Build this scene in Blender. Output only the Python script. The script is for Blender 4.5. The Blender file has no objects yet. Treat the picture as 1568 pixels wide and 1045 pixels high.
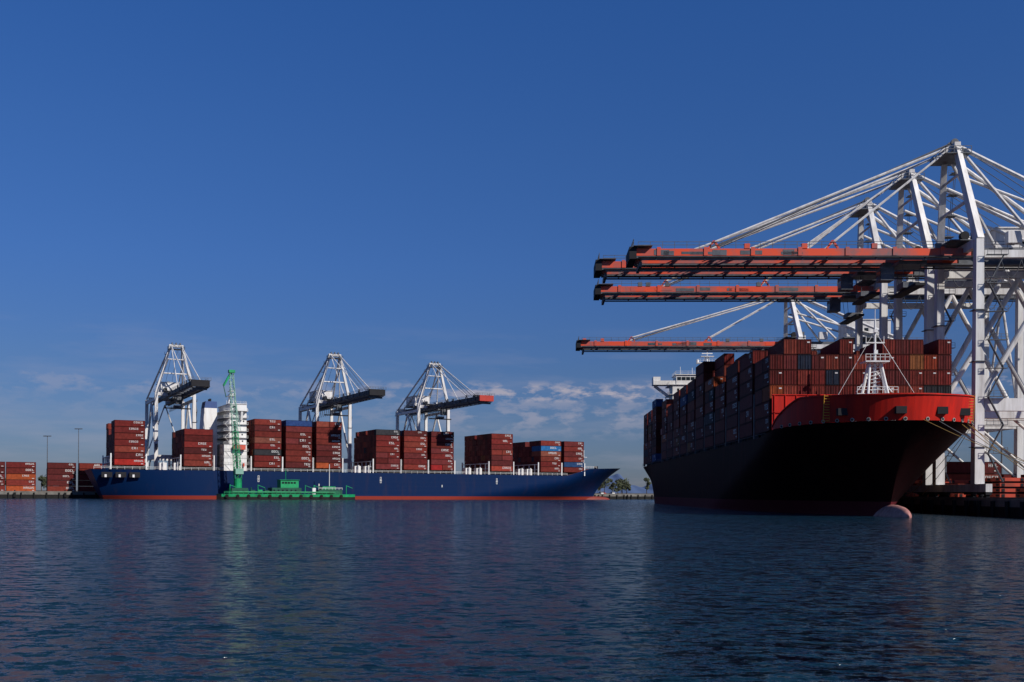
import bpy, math, random
from mathutils import Vector, Matrix
random.seed(7)
R=math.radians
scene=bpy.context.scene
# ---------------------------------------------------------------- materials
def new_mat(name):
    m=bpy.data.materials.new(name); m.use_nodes=True
    nt=m.node_tree; b=nt.nodes['Principled BSDF']
    return m,nt,b
def mat(name,col,rough=0.6,metal=0.0,var=0.25,scale=0.4,dirt=None,streak=False,bump=0.0,spec=0.35):
    m,nt,b=new_mat(name)
    N=nt.nodes; L=nt.links
    tc=N.new('ShaderNodeTexCoord')
    mp=N.new('ShaderNodeMapping')
    mp.inputs['Scale'].default_value=(1,1,0.12) if streak else (1,1,1)
    L.new(tc.outputs['Object'],mp.inputs['Vector'])
    no=N.new('ShaderNodeTexNoise'); no.inputs['Scale'].default_value=scale; no.inputs['Detail'].default_value=5
    no.inputs['Roughness'].default_value=0.65
    L.new(mp.outputs[0],no.inputs['Vector'])
    rp=N.new('ShaderNodeMapRange'); rp.inputs[1].default_value=0.4; rp.inputs[2].default_value=0.68
    L.new(no.outputs['Fac'],rp.inputs[0])
    mx=N.new('ShaderNodeMix'); mx.data_type='RGBA'
    d=dirt if dirt else tuple(c*(1-var) for c in col)
    mx.inputs['A'].default_value=(*col,1); mx.inputs['B'].default_value=(*d,1)
    if dirt:
        ml=N.new('ShaderNodeMath'); ml.operation='MULTIPLY'; ml.inputs[1].default_value=var
        L.new(rp.outputs[0],ml.inputs[0]); L.new(ml.outputs[0],mx.inputs['Factor'])
    else:
        L.new(rp.outputs[0],mx.inputs['Factor'])
    L.new(mx.outputs['Result'],b.inputs['Base Color'])
    b.inputs['Roughness'].default_value=rough; b.inputs['Metallic'].default_value=metal
    b.inputs['Specular IOR Level'].default_value=spec
    if bump:
        bp=N.new('ShaderNodeBump'); bp.inputs['Distance'].default_value=bump
        L.new(no.outputs['Fac'],bp.inputs['Height']); L.new(bp.outputs[0],b.inputs['Normal'])
    return m

M_white=mat('crane_white_paint',(0.66,0.66,0.66),0.55,var=0.55,scale=0.8,dirt=(0.22,0.19,0.17),streak=True)
M_grey=mat('weathered_grey_steel',(0.10,0.11,0.13),0.6,var=0.5,scale=0.8)
M_orange=mat('boom_orange_paint',(0.66,0.065,0.02),0.6,var=0.9,scale=0.2,dirt=(0.12,0.11,0.12))
M_dark=mat('dark_steel',(0.02,0.02,0.024),0.7,spec=.15)
M_boomshade=mat('boom_shade_tone',(0.035,0.037,0.05),0.6,var=0.5)  # left cranes' booms: shade of their undersides put into the base colour
M_redtip=mat('boom_red_paint',(0.40,0.03,0.02),0.6)
M_glass=mat('window_glass',(0.015,0.02,0.025),0.15,var=0.1)
M_shipwhite=mat('ship_white_paint',(0.70,0.71,0.71),0.5,var=0.4,scale=0.5,dirt=(0.35,0.28,0.22),streak=True)
M_logo=mat('white_lettering',(0.55,0.55,0.55),0.6,var=0.3,scale=1.5)
M_redbulwark=mat('bulwark_red_paint',(0.52,0.014,0.006),0.6,var=0.7,scale=0.5,dirt=(0.2,0.01,0.008),streak=True,spec=.2)
M_green=mat('barge_green_paint',(0.008,0.30,0.11),0.5,var=0.5)
M_dgreen=mat('dark_green_paint',(0.006,0.085,0.05),0.5,var=0.4)
M_yellow=mat('yellow_paint',(0.6,0.30,0.03),0.6)
M_hatch=mat('hatch_cover_orange',(0.50,0.06,0.03),0.7,var=0.6,scale=0.6,dirt=(0.14,0.05,0.03))
M_concrete=mat('quay_concrete',(0.17,0.16,0.145),0.85,var=0.5,scale=0.3,bump=0.02)
M_rubber=mat('fender_rubber',(0.02,0.02,0.02),0.8,spec=.1)
M_rope=mat('mooring_rope',(0.55,0.34,0.10),0.8)
M_ropegrey=mat('grey_rope',(0.3,0.3,0.28),0.8)
M_deck=mat('deck_paint',(0.16,0.05,0.04),0.8)
M_bluefun=mat('funnel_blue',(0.02,0.06,0.2),0.5)

def container_mat():
    m,nt,b=new_mat('container_paint'); N=nt.nodes; L=nt.links
    at=N.new('ShaderNodeAttribute'); at.attribute_name='Col'
    tc=N.new('ShaderNodeTexCoord')
    no=N.new('ShaderNodeTexNoise'); no.inputs['Scale'].default_value=0.9; no.inputs['Detail'].default_value=6; no.inputs['Roughness'].default_value=0.7
    L.new(tc.outputs['Object'],no.inputs['Vector'])
    mr=N.new('ShaderNodeMapRange'); mr.inputs[1].default_value=0.3; mr.inputs[2].default_value=0.75; mr.inputs[3].default_value=1.3; mr.inputs[4].default_value=0.55
    L.new(no.outputs['Fac'],mr.inputs[0])
    vm=N.new('ShaderNodeVectorMath'); vm.operation='SCALE'
    L.new(at.outputs['Color'],vm.inputs[0]); L.new(mr.outputs[0],vm.inputs['Scale'])
    L.new(vm.outputs[0],b.inputs['Base Color'])
    sx=N.new('ShaderNodeSeparateXYZ'); L.new(tc.outputs['Object'],sx.inputs[0])
    a=N.new('ShaderNodeMath'); a.operation='ADD'; L.new(sx.outputs[0],a.inputs[0]); L.new(sx.outputs[1],a.inputs[1])
    s=N.new('ShaderNodeMath'); s.operation='MULTIPLY'; s.inputs[1].default_value=22.4; L.new(a.outputs[0],s.inputs[0])
    sn=N.new('ShaderNodeMath'); sn.operation='SINE'; L.new(s.outputs[0],sn.inputs[0])
    bp=N.new('ShaderNodeBump'); bp.inputs['Distance'].default_value=0.02; bp.inputs['Strength'].default_value=0.6
    L.new(sn.outputs[0],bp.inputs['Height']); L.new(bp.outputs[0],b.inputs['Normal'])
    b.inputs['Roughness'].default_value=0.7; b.inputs['Specular IOR Level'].default_value=0.12
    return m
M_cont=container_mat()

def hull_mat(name,col,boot,zboot,spec=.3,rough=.45,dirtcol=(0.07,0.035,0.03),dk=.3):
    m,nt,b=new_mat(name); N=nt.nodes; L=nt.links
    tc=N.new('ShaderNodeTexCoord'); sx=N.new('ShaderNodeSeparateXYZ'); L.new(tc.outputs['Object'],sx.inputs[0])
    mp=N.new('ShaderNodeMapping'); mp.inputs['Scale'].default_value=(0.35,0.35,0.05); L.new(tc.outputs['Object'],mp.inputs[0])
    no=N.new('ShaderNodeTexNoise'); no.inputs['Scale'].default_value=1.0; no.inputs['Detail'].default_value=7; no.inputs['Roughness'].default_value=0.65
    L.new(mp.outputs[0],no.inputs['Vector'])
    gt=N.new('ShaderNodeMath'); gt.operation='GREATER_THAN'; gt.inputs[1].default_value=zboot; L.new(sx.outputs[2],gt.inputs[0])
    m1=N.new('ShaderNodeMix'); m1.data_type='RGBA'; m1.inputs['A'].default_value=(*boot,1); m1.inputs['B'].default_value=(*col,1)
    L.new(gt.outputs[0],m1.inputs['Factor'])
    mr=N.new('ShaderNodeMapRange'); mr.inputs[1].default_value=0.52; mr.inputs[2].default_value=0.8; mr.inputs[3].default_value=0; mr.inputs[4].default_value=dk
    L.new(no.outputs['Fac'],mr.inputs[0])
    m2=N.new('ShaderNodeMix'); m2.data_type='RGBA'; m2.inputs['B'].default_value=(*dirtcol,1)
    L.new(mr.outputs[0],m2.inputs['Factor']); L.new(m1.outputs['Result'],m2.inputs['A'])
    L.new(m2.outputs['Result'],b.inputs['Base Color'])
    br=N.new('ShaderNodeTexBrick'); br.inputs['Scale'].default_value=0.12; br.inputs['Mortar Size'].default_value=0.004
    cb=N.new('ShaderNodeCombineXYZ'); L.new(sx.outputs[0],cb.inputs[0]); L.new(sx.outputs[2],cb.inputs[1]); L.new(cb.outputs[0],br.inputs['Vector'])
    bp=N.new('ShaderNodeBump'); bp.inputs['Distance'].default_value=0.03; bp.inputs['Strength'].default_value=0.5
    L.new(br.outputs['Fac'],bp.inputs['Height']); 
    bp2=N.new('ShaderNodeBump'); bp2.inputs['Distance'].default_value=0.25; bp2.inputs['Strength'].default_value=0.25
    L.new(no.outputs['Fac'],bp2.inputs['Height']); L.new(bp.outputs[0],bp2.inputs['Normal']); L.new(bp2.outputs[0],b.inputs['Normal'])
    b.inputs['Roughness'].default_value=rough; b.inputs['Specular IOR Level'].default_value=spec
    return m
M_hullA=hull_mat('hull_blue_paint',(0.0015,0.015,0.065),(0.22,0.03,0.02),1.6,.12,dk=.2)
M_hullB=hull_mat('hull_black_paint',(0.010,0.003,0.0035),(0.12,0.02,0.025),2.4,.03,.6,(0.05,0.01,0.01),.55)

# ---------------------------------------------------------------- mesh builder
class MB:
    def __init__(s): s.v=[];s.f=[];s.m=[];s.c=[]
    def quad(s,pts,mi=0,col=(1,1,1)):
        i=len(s.v); s.v+= [tuple(p) for p in pts]; s.f.append(tuple(range(i,i+len(pts)))); s.m.append(mi); s.c.append(col)
    def hexa(s,p,mi=0,col=(1,1,1)):
        i=len(s.v); s.v+=[tuple(q) for q in p]
        for f in ((0,3,2,1),(4,5,6,7),(0,1,5,4),(1,2,6,5),(2,3,7,6),(3,0,4,7)):
            s.f.append(tuple(i+k for k in f)); s.m.append(mi); s.c.append(col)
    def box(s,x0,x1,y0,y1,z0,z1,mi=0,col=(1,1,1)):
        s.hexa([(x0,y0,z0),(x1,y0,z0),(x1,y1,z0),(x0,y1,z0),(x0,y0,z1),(x1,y0,z1),(x1,y1,z1),(x0,y1,z1)],mi,col)
    def beam(s,p,q,w,h=None,mi=0,w2=None,h2=None,col=(1,1,1)):
        p=Vector(p);q=Vector(q);h=h or w;w2=w2 or w;h2=h2 or h
        d=(q-p).normalized(); up=Vector((0,0,1)) if abs(d.z)<0.95 else Vector((1,0,0))
        a=d.cross(up).normalized(); b=a.cross(d).normalized()
        s.hexa([p-a*w/2-b*h/2,p+a*w/2-b*h/2,p+a*w/2+b*h/2,p-a*w/2+b*h/2,
                q-a*w2/2-b*h2/2,q+a*w2/2-b*h2/2,q+a*w2/2+b*h2/2,q-a*w2/2+b*h2/2],mi,col)
    def tube(s,p,q,r,n=8,mi=0,r2=None):
        p=Vector(p);q=Vector(q);r2=r if r2 is None else r2
        d=(q-p).normalized(); up=Vector((0,0,1)) if abs(d.z)<0.95 else Vector((1,0,0))
        a=d.cross(up).normalized(); b=a.cross(d).normalized(); i=len(s.v)
        for k in range(n):
            t=2*math.pi*k/n; s.v.append(tuple(p+(a*math.cos(t)+b*math.sin(t))*r))
        for k in range(n):
            t=2*math.pi*k/n; s.v.append(tuple(q+(a*math.cos(t)+b*math.sin(t))*r2))
        for k in range(n):
            k2=(k+1)%n; s.f.append((i+k,i+k2,i+n+k2,i+n+k)); s.m.append(mi); s.c.append((1,1,1))
        s.f.append(tuple(i+k for k in range(n-1,-1,-1))); s.m.append(mi); s.c.append((1,1,1))
        s.f.append(tuple(i+n+k for k in range(n))); s.m.append(mi); s.c.append((1,1,1))
    def path(s,pts,r,n=5,mi=0):
        for a,b in zip(pts[:-1],pts[1:]): s.tube(a,b,r,n,mi)
    def rail(s,p,q,h=1.1,step=2.5,r=0.06,mi=0):
        p=Vector(p);q=Vector(q);L=(q-p).length;n=max(1,int(L/step))
        for k in range(n+1):
            a=p.lerp(q,k/n); s.beam(a,a+Vector((0,0,h)),r,r,mi)
        for hh in (h,h*0.55): s.beam(p+Vector((0,0,hh)),q+Vector((0,0,hh)),r,r,mi)
    def build(s,name,mats,parent=None,loc=(0,0,0),rotz=0,smooth=False,recalc=True):
        me=bpy.data.meshes.new(name); me.from_pydata(s.v,[],s.f)
        for m in mats: me.materials.append(m)
        me.polygons.foreach_set('material_index',s.m)
        ca=me.color_attributes.new('Col','FLOAT_COLOR','CORNER')
        arr=[]
        for f,c in zip(s.f,s.c): arr+= [c[0],c[1],c[2],1.0]*len(f)
        ca.data.foreach_set('color',arr)
        if smooth: me.polygons.foreach_set('use_smooth',[True]*len(me.polygons))
        me.update()
        if recalc:
            import bmesh
            bm=bmesh.new(); bm.from_mesh(me); bmesh.ops.recalc_face_normals(bm,faces=bm.faces); bm.to_mesh(me); bm.free()
        ob=bpy.data.objects.new(name,me); scene.collection.objects.link(ob)
        ob.location=loc; ob.rotation_euler=(0,0,rotz)
        if parent: ob.parent=parent
        return ob
def empty(name,loc,rotz):
    e=bpy.data.objects.new(name,None); scene.collection.objects.link(e)
    e.location=loc; e.rotation_euler=(0,0,rotz); e.empty_display_size=2
    return e
GL={'H':[(0,0,.16,1),(.44,0,.6,1),(.16,.42,.44,.58)],'O':[(0,0,.16,1),(.44,0,.6,1),(.16,0,.44,.16),(.16,.84,.44,1)],
'L':[(0,0,.16,1),(.16,0,.6,.16)],'C':[(0,0,.16,1),(.16,0,.6,.16),(.16,.84,.6,1)],'A':[(0,0,.16,1),(.44,0,.6,1),(.16,.84,.44,1),(.16,.4,.44,.54)],
'E':[(0,0,.16,1),(.16,0,.6,.16),(.16,.84,.6,1),(.16,.42,.5,.58)],'U':[(0,0,.16,1),(.44,0,.6,1),(.16,0,.44,.16)],
'S':[(0,0,.6,.16),(.44,.16,.6,.5),(0,.42,.44,.58),(0,.58,.16,1),(.16,.84,.6,1)],'I':[(.22,0,.38,1)],'T':[(0,.84,.6,1),(.22,0,.38,.84)]}
def text(mb,word,x,y,z,h,mi,wf=1.0):
    for i,ch in enumerate(word):
        for (a,b,c,d) in GL[ch]:
            u0=x+(i*0.8+a)*h*wf; u1=x+(i*0.8+c)*h*wf
            mb.quad([(u0,y,z+b*h),(u1,y,z+b*h),(u1,y,z+d*h),(u0,y,z+d*h)],mi)
# ---------------------------------------------------------------- hull
def clamp(a,lo=0,hi=1): return max(lo,min(hi,a))
def build_hull(name,parent,mats,xs,bow_deck,bow_wl,B,deck,Dref,run_deck,run_wl,nx=90,nz=14,stern_rake=6,pd=2.7,qd=.48):
    mb=MB(); rows=[]
    us=[ (k/nx) for k in range(nx+1)]
    us=[1-(1-u)**1.7 for u in us]
    def shape(v):
        z=-2+v*(Dref+2); g=clamp(z/Dref)
        xb=bow_wl+(bow_deck-bow_wl)*g**1.5
        xf=xb-(run_wl+(run_deck-run_wl)*g**0.9)
        return g,xb,xf
    for j in range(nz+1):
        v=j/nz; g,xb,xf=shape(v); x0=xs+stern_rake*(1-g)
        row=[]
        for u in us:
            x=x0+u*(xb-x0)
            z=-2+v*(deck(x)+2)
            r=clamp((x-xf)/(xb-xf)); p=1.8+(pd-1.8)*g; q=1.0-(1-qd)*g
            hb=B/2*max(0,(1-r**p))**q
            rs=clamp((xs+55-x)/55); hb*=1-(0.80-0.74*g**0.7)*rs**2
            if u==1: hb=0.0
            row.append((x,hb,z))
        rows.append(row)
    n=len(us); idx={}
    for side in (-1,1):
        for j,row in enumerate(rows):
            for i,(x,hb,z) in enumerate(row):
                idx[(side,j,i)]=len(mb.v); mb.v.append((x,side*hb,z))
    for side in (-1,1):
        for j in range(nz):
            for i in range(n-1):
                mb.f.append((idx[(side,j,i)],idx[(side,j,i+1)],idx[(side,j+1,i+1)],idx[(side,j+1,i)])); mb.m.append(0); mb.c.append((1,1,1))
    for i in range(n-1):
        mb.f.append((idx[(-1,nz,i)],idx[(-1,nz,i+1)],idx[(1,nz,i+1)],idx[(1,nz,i)])); mb.m.append(1); mb.c.append((1,1,1))
    for j in range(nz):
        mb.f.append((idx[(-1,j,0)],idx[(1,j,0)],idx[(1,j+1,0)],idx[(-1,j+1,0)])); mb.m.append(0); mb.c.append((1,1,1))
    import bmesh
    ob=mb.build(name,mats,parent)
    bm=bmesh.new(); bm.from_mesh(ob.data); bmesh.ops.remove_doubles(bm,verts=bm.verts,dist=0.002)
    bmesh.ops.recalc_face_normals(bm,faces=bm.faces)
    for f in bm.faces: f.smooth=(f.material_index==0 and abs(f.normal.x)<0.995)
    for e in bm.edges:
        if len(e.link_faces)==2 and e.link_faces[0].normal.angle(e.link_faces[1].normal,0)>0.6: e.smooth=False
    bm.to_mesh(ob.data); bm.free()
    return rows
def bulb(parent,mats,xc,zc,lx,ly,lz,rise=0.0):
    mb=MB(); nu,nv=24,16
    for i in range(nu+1):
        t=i/nu; xx=-lx+ t*(2*lx); r=math.sqrt(max(0,1-((xx/lx))**2.6)) if xx>0 else 1.0-.1*(xx/lx)**2
        for k in range(nv):
            a=2*math.pi*k/nv; zz=math.sin(a)*lz*r; wy=ly*(1 if zz<0 else 1-.25*(zz/lz)); mb.v.append((xc+xx, math.cos(a)*wy*r, zc+zz+rise*t))
    for i in range(nu):
        for k in range(nv):
            mb.f.append((i*nv+k,i*nv+(k+1)%nv,(i+1)*nv+(k+1)%nv,(i+1)*nv+k)); mb.m.append(0); mb.c.append((1,1,1))
    return mb.build('bulbous_bow',mats,parent,smooth=True)

MAROON=[(0.125,0.018,0.014),(0.10,0.013,0.012),(0.15,0.023,0.017),(0.08,0.014,0.014),(0.18,0.033,0.022),(0.115,0.02,0.02),(0.135,0.016,0.014)]
OTHER=[(0.30,0.06,0.02),(0.30,0.06,0.02),(0.02,0.06,0.16),(0.012,0.018,0.035),(0.24,0.035,0.015),(0.03,0.03,0.035),(0.2,0.07,0.025)]
def ccol(p_other):
    c=random.choice(OTHER) if random.random()<p_other else random.choice(MAROON)
    k=random.uniform(0.75,1.2); return tuple(a*k for a in c)
CH=2.72
def container(mb,x0,y0,z0,length,col,side_text=None,doors=None,tb=None):
    w=2.36; x1=x0+length; y1=y0+w; z1=z0+CH-0.09
    mb.box(x0,x1,y0,y1,z0,z1,0,col)
    dk=tuple(a*0.5 for a in col); e=0.03
    if side_text is not None:
        yy=y0
        for xx in (x0,x1-0.16): mb.box(xx,xx+0.16,yy-e,yy-0.002,z0+.002,z1-.002,0,dk)
        mb.box(x0+.17,x1-.17,yy-e,yy-0.002,z0+.002,z0+0.16,0,dk); mb.box(x0+.17,x1-.17,yy-e,yy-0.002,z1-0.14,z1-.002,0,dk)
        if side_text and tb is not None:
            h=random.choice((0.75,0.9,1.0)); wf=1.25
            ln=len(side_text)*0.8*h*wf
            xx=x1-ln-random.choice((0.6,0.8,2.6))
            text(tb,side_text,xx,yy-0.05,z1-h-0.42,h,0,wf=wf)
            tb.quad([(x1-1.6,yy-0.05,z0+.5),(x1-.7,yy-0.05,z0+.5),(x1-.7,yy-0.05,z0+.75),(x1-1.6,yy-0.05,z0+.75)],0)
    if doors:
        xx=x1
        for yy in (y0,y1-0.12): mb.box(xx+.002,xx+e,yy,yy+0.12,z0+.002,z1-.002,0,dk)
        for zz in (z0+.002,z1-.14): mb.box(xx+.002,xx+e,y0+.13,y1-.13,zz,zz+.13,0,dk)
        for k in (0.22,0.4,0.6,0.78):
            yy=y0+w*k; mb.box(xx+.002,xx+.06,yy-.025,yy+.025,z0+.15,z1-.15,0,dk)
        mb.box(xx+.002,xx+.02,y0+w/2-.03,y0+w/2+.03,z0+.15,z1-.15,0,(0.02,0.01,0.01))
        if tb is not None and random.random()<0.4:
            tb.quad([(xx+.07,y0+w*.68,z1-.65),(xx+.07,y0+w*.88,z1-.65),(xx+.07,y0+w*.88,z1-.42),(xx+.07,y0+w*.68,z1-.42)],0)
WORDS=['HASUS','CAI','OOCL','TEU','HAL','CASE','ESL','COSCO']
def container_field(parent,bays,zbase,heights,p_other,name='container_stacks',faces_front=(),tops=None,textp=0.75):
    mb=MB(); tb=MB(); rows=13; pitch=2.46
    for bi,x0 in enumerate(bays):
        hs=heights(bi)
        for r in range(rows):
            y0=-rows*pitch/2+r*pitch
            for t in range(hs[r]):
                outer=(r==0); 
                col=ccol(p_other)
                if tops and (bi,t) in tops: col=tops[(bi,t)] if r<4 else col
                st=None
                if outer: st=random.choice(WORDS) if random.random()<textp else ''
                elif hs[r]>hs[r-1] and t>=hs[r-1]: st=''
                jx=random.uniform(-.06,.06)
                if random.random()<0.12 and outer:
                    container(mb,x0+jx,y0,zbase+t*CH,6.02,col,'',False,tb)
                    container(mb,x0+jx+6.14,y0,zbase+t*CH,6.02,ccol(p_other),'CAI' if st else '',bi in faces_front,tb)
                else:
                    container(mb,x0+jx,y0,zbase+t*CH,12.15,col,st,bi in faces_front,tb)
    mb.build(name,[M_cont],parent,recalc=False)
    tb.build('container_lettering',[M_logo],parent,recalc=False)

def fence_windows(mb,x,y0,y1,z,w,h,gap,mi,sgn):
    y=y0
    while y+w<=y1:
        xa,xb=(x+.004*sgn,x+.05*sgn); mb.box(min(xa,xb),max(xa,xb),y,y+w,z,z+h,mi); y+=w+gap
def side_windows(mb,y,x0,x1,z,w,h,gap,mi,sgn):
    x=x0
    while x+w<=x1:
        ya,yb=(y+.004*sgn,y+.05*sgn); mb.box(x,x+w,min(ya,yb),max(ya,yb),z,z+h,mi); x+=w+gap
def superstructure(parent,xa,xb,hw,z0,ztop,wing,name='bridge_superstructure'):
    mb=MB(); nd=int((ztop-4-z0)/2.9); h=(ztop-4-z0)/nd
    for k in range(nd):
        z=z0+k*h; hk=hw-(0 if k<nd//2 else .8)
        mb.box(xa+(.0 if k<nd//2 else 2.5),xb,-hk,hk,z,z+h-0.12,0)
        mb.box(xa-.2,xb+.5,-hw-.3,hw+.3,z+h-0.118,z+h-.002,0)
        rr=random.Random(k*3+1)
        side_windows(mb,-hk,xa+4+rr.random()*2,xb-.8,z+1.1,0.6,0.7,1.6+rr.random()*1.8,1,-1); side_windows(mb,hk,xa+4,xb-.8,z+1.1,0.6,0.7,1.9,1,1)
        fence_windows(mb,xb,-hk+1.5,hk-1.5,z+1.1,0.7,0.8,1.7,1,1); fence_windows(mb,xa+(.0 if k<nd//2 else 2.5),-hk+1.5,hk-1.5,z+1.1,0.7,0.8,2.4,1,-1)
        mb.rail((xa-.2,-hw-.25,z+h),(xb+.5,-hw-.25,z+h),1.0,2,0.06,0)
        if k<nd-1:
            a,b=(xa+.4,xa+3) if k%2 else (xa+3,xa+.4)
            mb.beam((a,-hw-.12,z),(b,-hw-.12,z+h),.25,.12,0)
    mb.tube((xb-1.5,-hw-.5,z0+2),(xb-1.5,-hw-.5,z0+3.5),.4,8,2); mb.box(xa+4,xa+9,-hw-2.2,-hw-.5,z0+9.5,z0+11.5,2)
    mb.hexa([(xa+3.4,-hw-1.4,z0+10),(xa+4,-hw-2.2,z0+9.5),(xa+4,-hw-.5,z0+9.5),(xa+3.45,-hw-1.3,z0+10),(xa+3.4,-hw-1.4,z0+11),(xa+4,-hw-2.2,z0+11.5),(xa+4,-hw-.5,z0+11.5),(xa+3.45,-hw-1.3,z0+11)],2)
    zb=ztop-4
    mb.box(xa+3,xb,-hw+2,hw-2,zb+.002,zb+3.2,0)
    side_windows(mb,-hw+2,xa+4,xb-.3,zb+1.4,1.2,1.1,.2,1,-1); fence_windows(mb,xb,-hw+2.3,hw-2.3,zb+1.4,1.3,1.1,.2,1,1)
    for s in (-1,1):
        y0,y1=sorted((s*(hw-2),s*wing))
        mb.box(xb-5,xb-.2,y0+.003,y1-.003,zb-.1,zb+.15,0); mb.box(xb-5,xb-4.8,y0,y1,zb+.16,zb+1.3,0); mb.box(xb-.5,xb-.21,y0,y1,zb+.16,zb+1.3,0)
        ye=s*wing; a,b=sorted((ye,ye-s*2.4)); mb.box(xb-4.79,xb-.51,a,b,zb+.16,zb+2.6,0)
        mb.beam((xb-2.5,s*(hw),zb-4),(xb-2.5,s*(wing-.6),zb-.3),.9,.9,0)
    mb.box(xa+2.6,xb+.4,-hw+1.6,hw-1.6,zb+3.2,zb+3.45,0)
    mb.rail((xa+2.6,-hw+1.8,zb+3.45),(xb,-hw+1.8,zb+3.45),1,2,.06,0)
    mb.rail((xb+.2,-hw+1.8,zb+3.45),(xb+.2,hw-1.8,zb+3.45),1,2,.06,0)
    xm=(xa+xb)/2+1; zm=zb+3.45
    for s in (-1,1):
        mb.tube((xm-1.5,s*1.6,zm),(xm,s*.5,zm+6.5),.22,8,0)
    mb.tube((xm+1.6,0,zm),(xm,0,zm+6.5),.22,8,0)
    mb.box(xm-1.4,xm+1.4,-3.5,3.5,zm+4.2,zm+4.45,0); mb.box(xm-1,xm+1,-2.2,2.2,zm+6.4,zm+6.6,0)
    mb.rail((xm+1.4,-3.5,zm+4.4),(xm+1.4,3.5,zm+4.4),1.1,1,.06,0)
    mb.tube((xm,0,zm+6.6),(xm,0,zm+11),.12,6,0); mb.box(xm-.2,xm+.2,-1.8,1.8,zm+7.4,zm+7.7,0)
    for y in (-5,5,-9,9): mb.tube((xm,y,zm),(xm,y,zm+3),.08,5,0); 
    for y in (-3.2,3.2): mb.tube((xm,y,zm+4.4),(xm,y,zm+5.4),.5,8,0)
    mb.build(name,[M_shipwhite,M_glass,M_orange],parent)

# ================================================================ left blue ship
TH=R(28); d=Vector((math.cos(TH),math.sin(TH),0)); nrm=Vector((-math.sin(TH),math.cos(TH),0))
P0=Vector((-167,418,0)); OA=P0+nrm*16.1
shipA=empty('container_ship',OA,TH)
def deckA(x): return 12.6+3.8*clamp((x-222)/14)**1.0+0.8*clamp((x-236)/26)
build_hull('hull',shipA,[M_hullA,M_deck],-9,264,248,32.2,deckA,16.5,34,100,nx=110)
bulb(shipA,[mat('bulb_red_antifouling',(0.2,0.03,0.02),.6)],250,-0.9,10,2.0,2.6)
baysA=[0,28.2,58.5,72.7,86.9,116,130.2,144.4,177.4,206,220]
tiersA=[7,6,8,8,8,7,7,7,7,6,6]
def hA(bi):
    h=[tiersA[bi]]*13
    for r in range(4,13):
        if random.random()<0.25: h[r]=max(2,h[r]-random.choice((1,1,2)))
    return h
ZBA=14.4
container_field(shipA,baysA,ZBA,hA,0.04,tops={(3,7):(0.02,0.05,0.16),(9,4):(0.02,0.12,0.30),(9,3):(0.2,0.06,0.04),(0,0):(.30,.02,.015),(7,0):(.26,.016,.016),(4,7):(.2,.045,.03),(8,0):(.26,.04,.025),(2,4):(.16,.05,.035)})
superstructure(shipA,45.5,55.5,14.5,12.6,43.4,16.2)
mb=MB()
for x in baysA:
    mb.box(x-.4,x+12.6,-14.8,14.8,12.6,14.3,1)
    for xx in (x-1.35,x+12.75):
        mb.box(xx-.25,xx+.25,-16.0,-15.2,12.62,19.3,0); mb.box(xx-.25,xx+.25,15.2,16,12.62,19.3,0)
        for y in range(-12,13,6): mb.box(xx-.2,xx+.2,y-.25,y+.25,12.62,18,0)
        mb.box(xx-.4,xx+.4,-15.1,15.1,18.01,18.3,0); mb.box(xx-.4,xx+.4,-15.1,15.1,15.4,15.6,0)
mb.rail((-8,-16.0,12.62),(222,-16.0,12.62),1.2,3,.09,0)
for x in (20,26,108,113,166,172,196,201):
    mb.box(x-1.5,x+1.5,-13,-10,12.62,15.8,0); mb.tube((x,-14,12.62),(x,-14,16.2),.4,8,0)
mb.build('deck_fittings',[M_shipwhite,M_dark],shipA)
mb=MB()
mb.hexa([(37,-5,12.6),(44.5,-5,12.6),(44.5,5,12.6),(37,5,12.6),(39,-4,41),(44.5,-4,41),(44.5,4,41),(39,4,41)],0)
mb.hexa([(39,-4.05,41.01),(44.5,-4.05,41.01),(44.5,4.05,41.01),(39,4.05,41.01),(39.5,-3.9,44),(44.5,-3.9,44),(44.5,3.9,44),(39.5,3.9,44)],1)
for y in (-1.5,1.5): mb.tube((42,y,44),(42,y,45.4),.45,8,2)
mb.build('funnel',[M_shipwhite,M_bluefun,M_dark],shipA)
mb=MB()
for x in (60,118,180): 
    text(mb,'O',x,-16.16,7.8,1.3,0); text(mb,'O',x,-16.16,9.4,1.3,0); mb.quad([(x-.2,-16.16,9.1),(x+1,-16.16,9.1),(x+1,-16.16,9.3),(x-.2,-16.16,9.3)],0)
for x in (88,150): mb.quad([(x,-16.16,6),(x+.5,-16.16,6),(x+.5,-16.16,7.2),(x,-16.16,7.2)],0)
mb.build('hull_markings',[M_logo],shipA)
mb=MB()
mb.tube((242,0,16.6),(242,0,27),.35,8,0); mb.box(241,243,-2,2,23,23.2,0); mb.tube((239,0,16.6),(242,0,24),.15,6,0)
mb.rail((232,-9,16.8),(246,-7,16.9),1.1,2,.08,0)
for x in (234,238,248): mb.box(x,x+1.5,-3,-1.5,16.6,18.3,1)
mb.build('foremast',[M_shipwhite,M_dark],shipA)
mb=MB()
for x in (-5,0.5,6): mb.box(x,x+4.2,-16.12+0.1,-15.4,9.2,11.4,1); mb.box(x+1.2,x+2,-16.16,-16.04,9.25,10.4,0)
mb.build('stern_mooring_openings',[M_shipwhite,M_dark],shipA)

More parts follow.
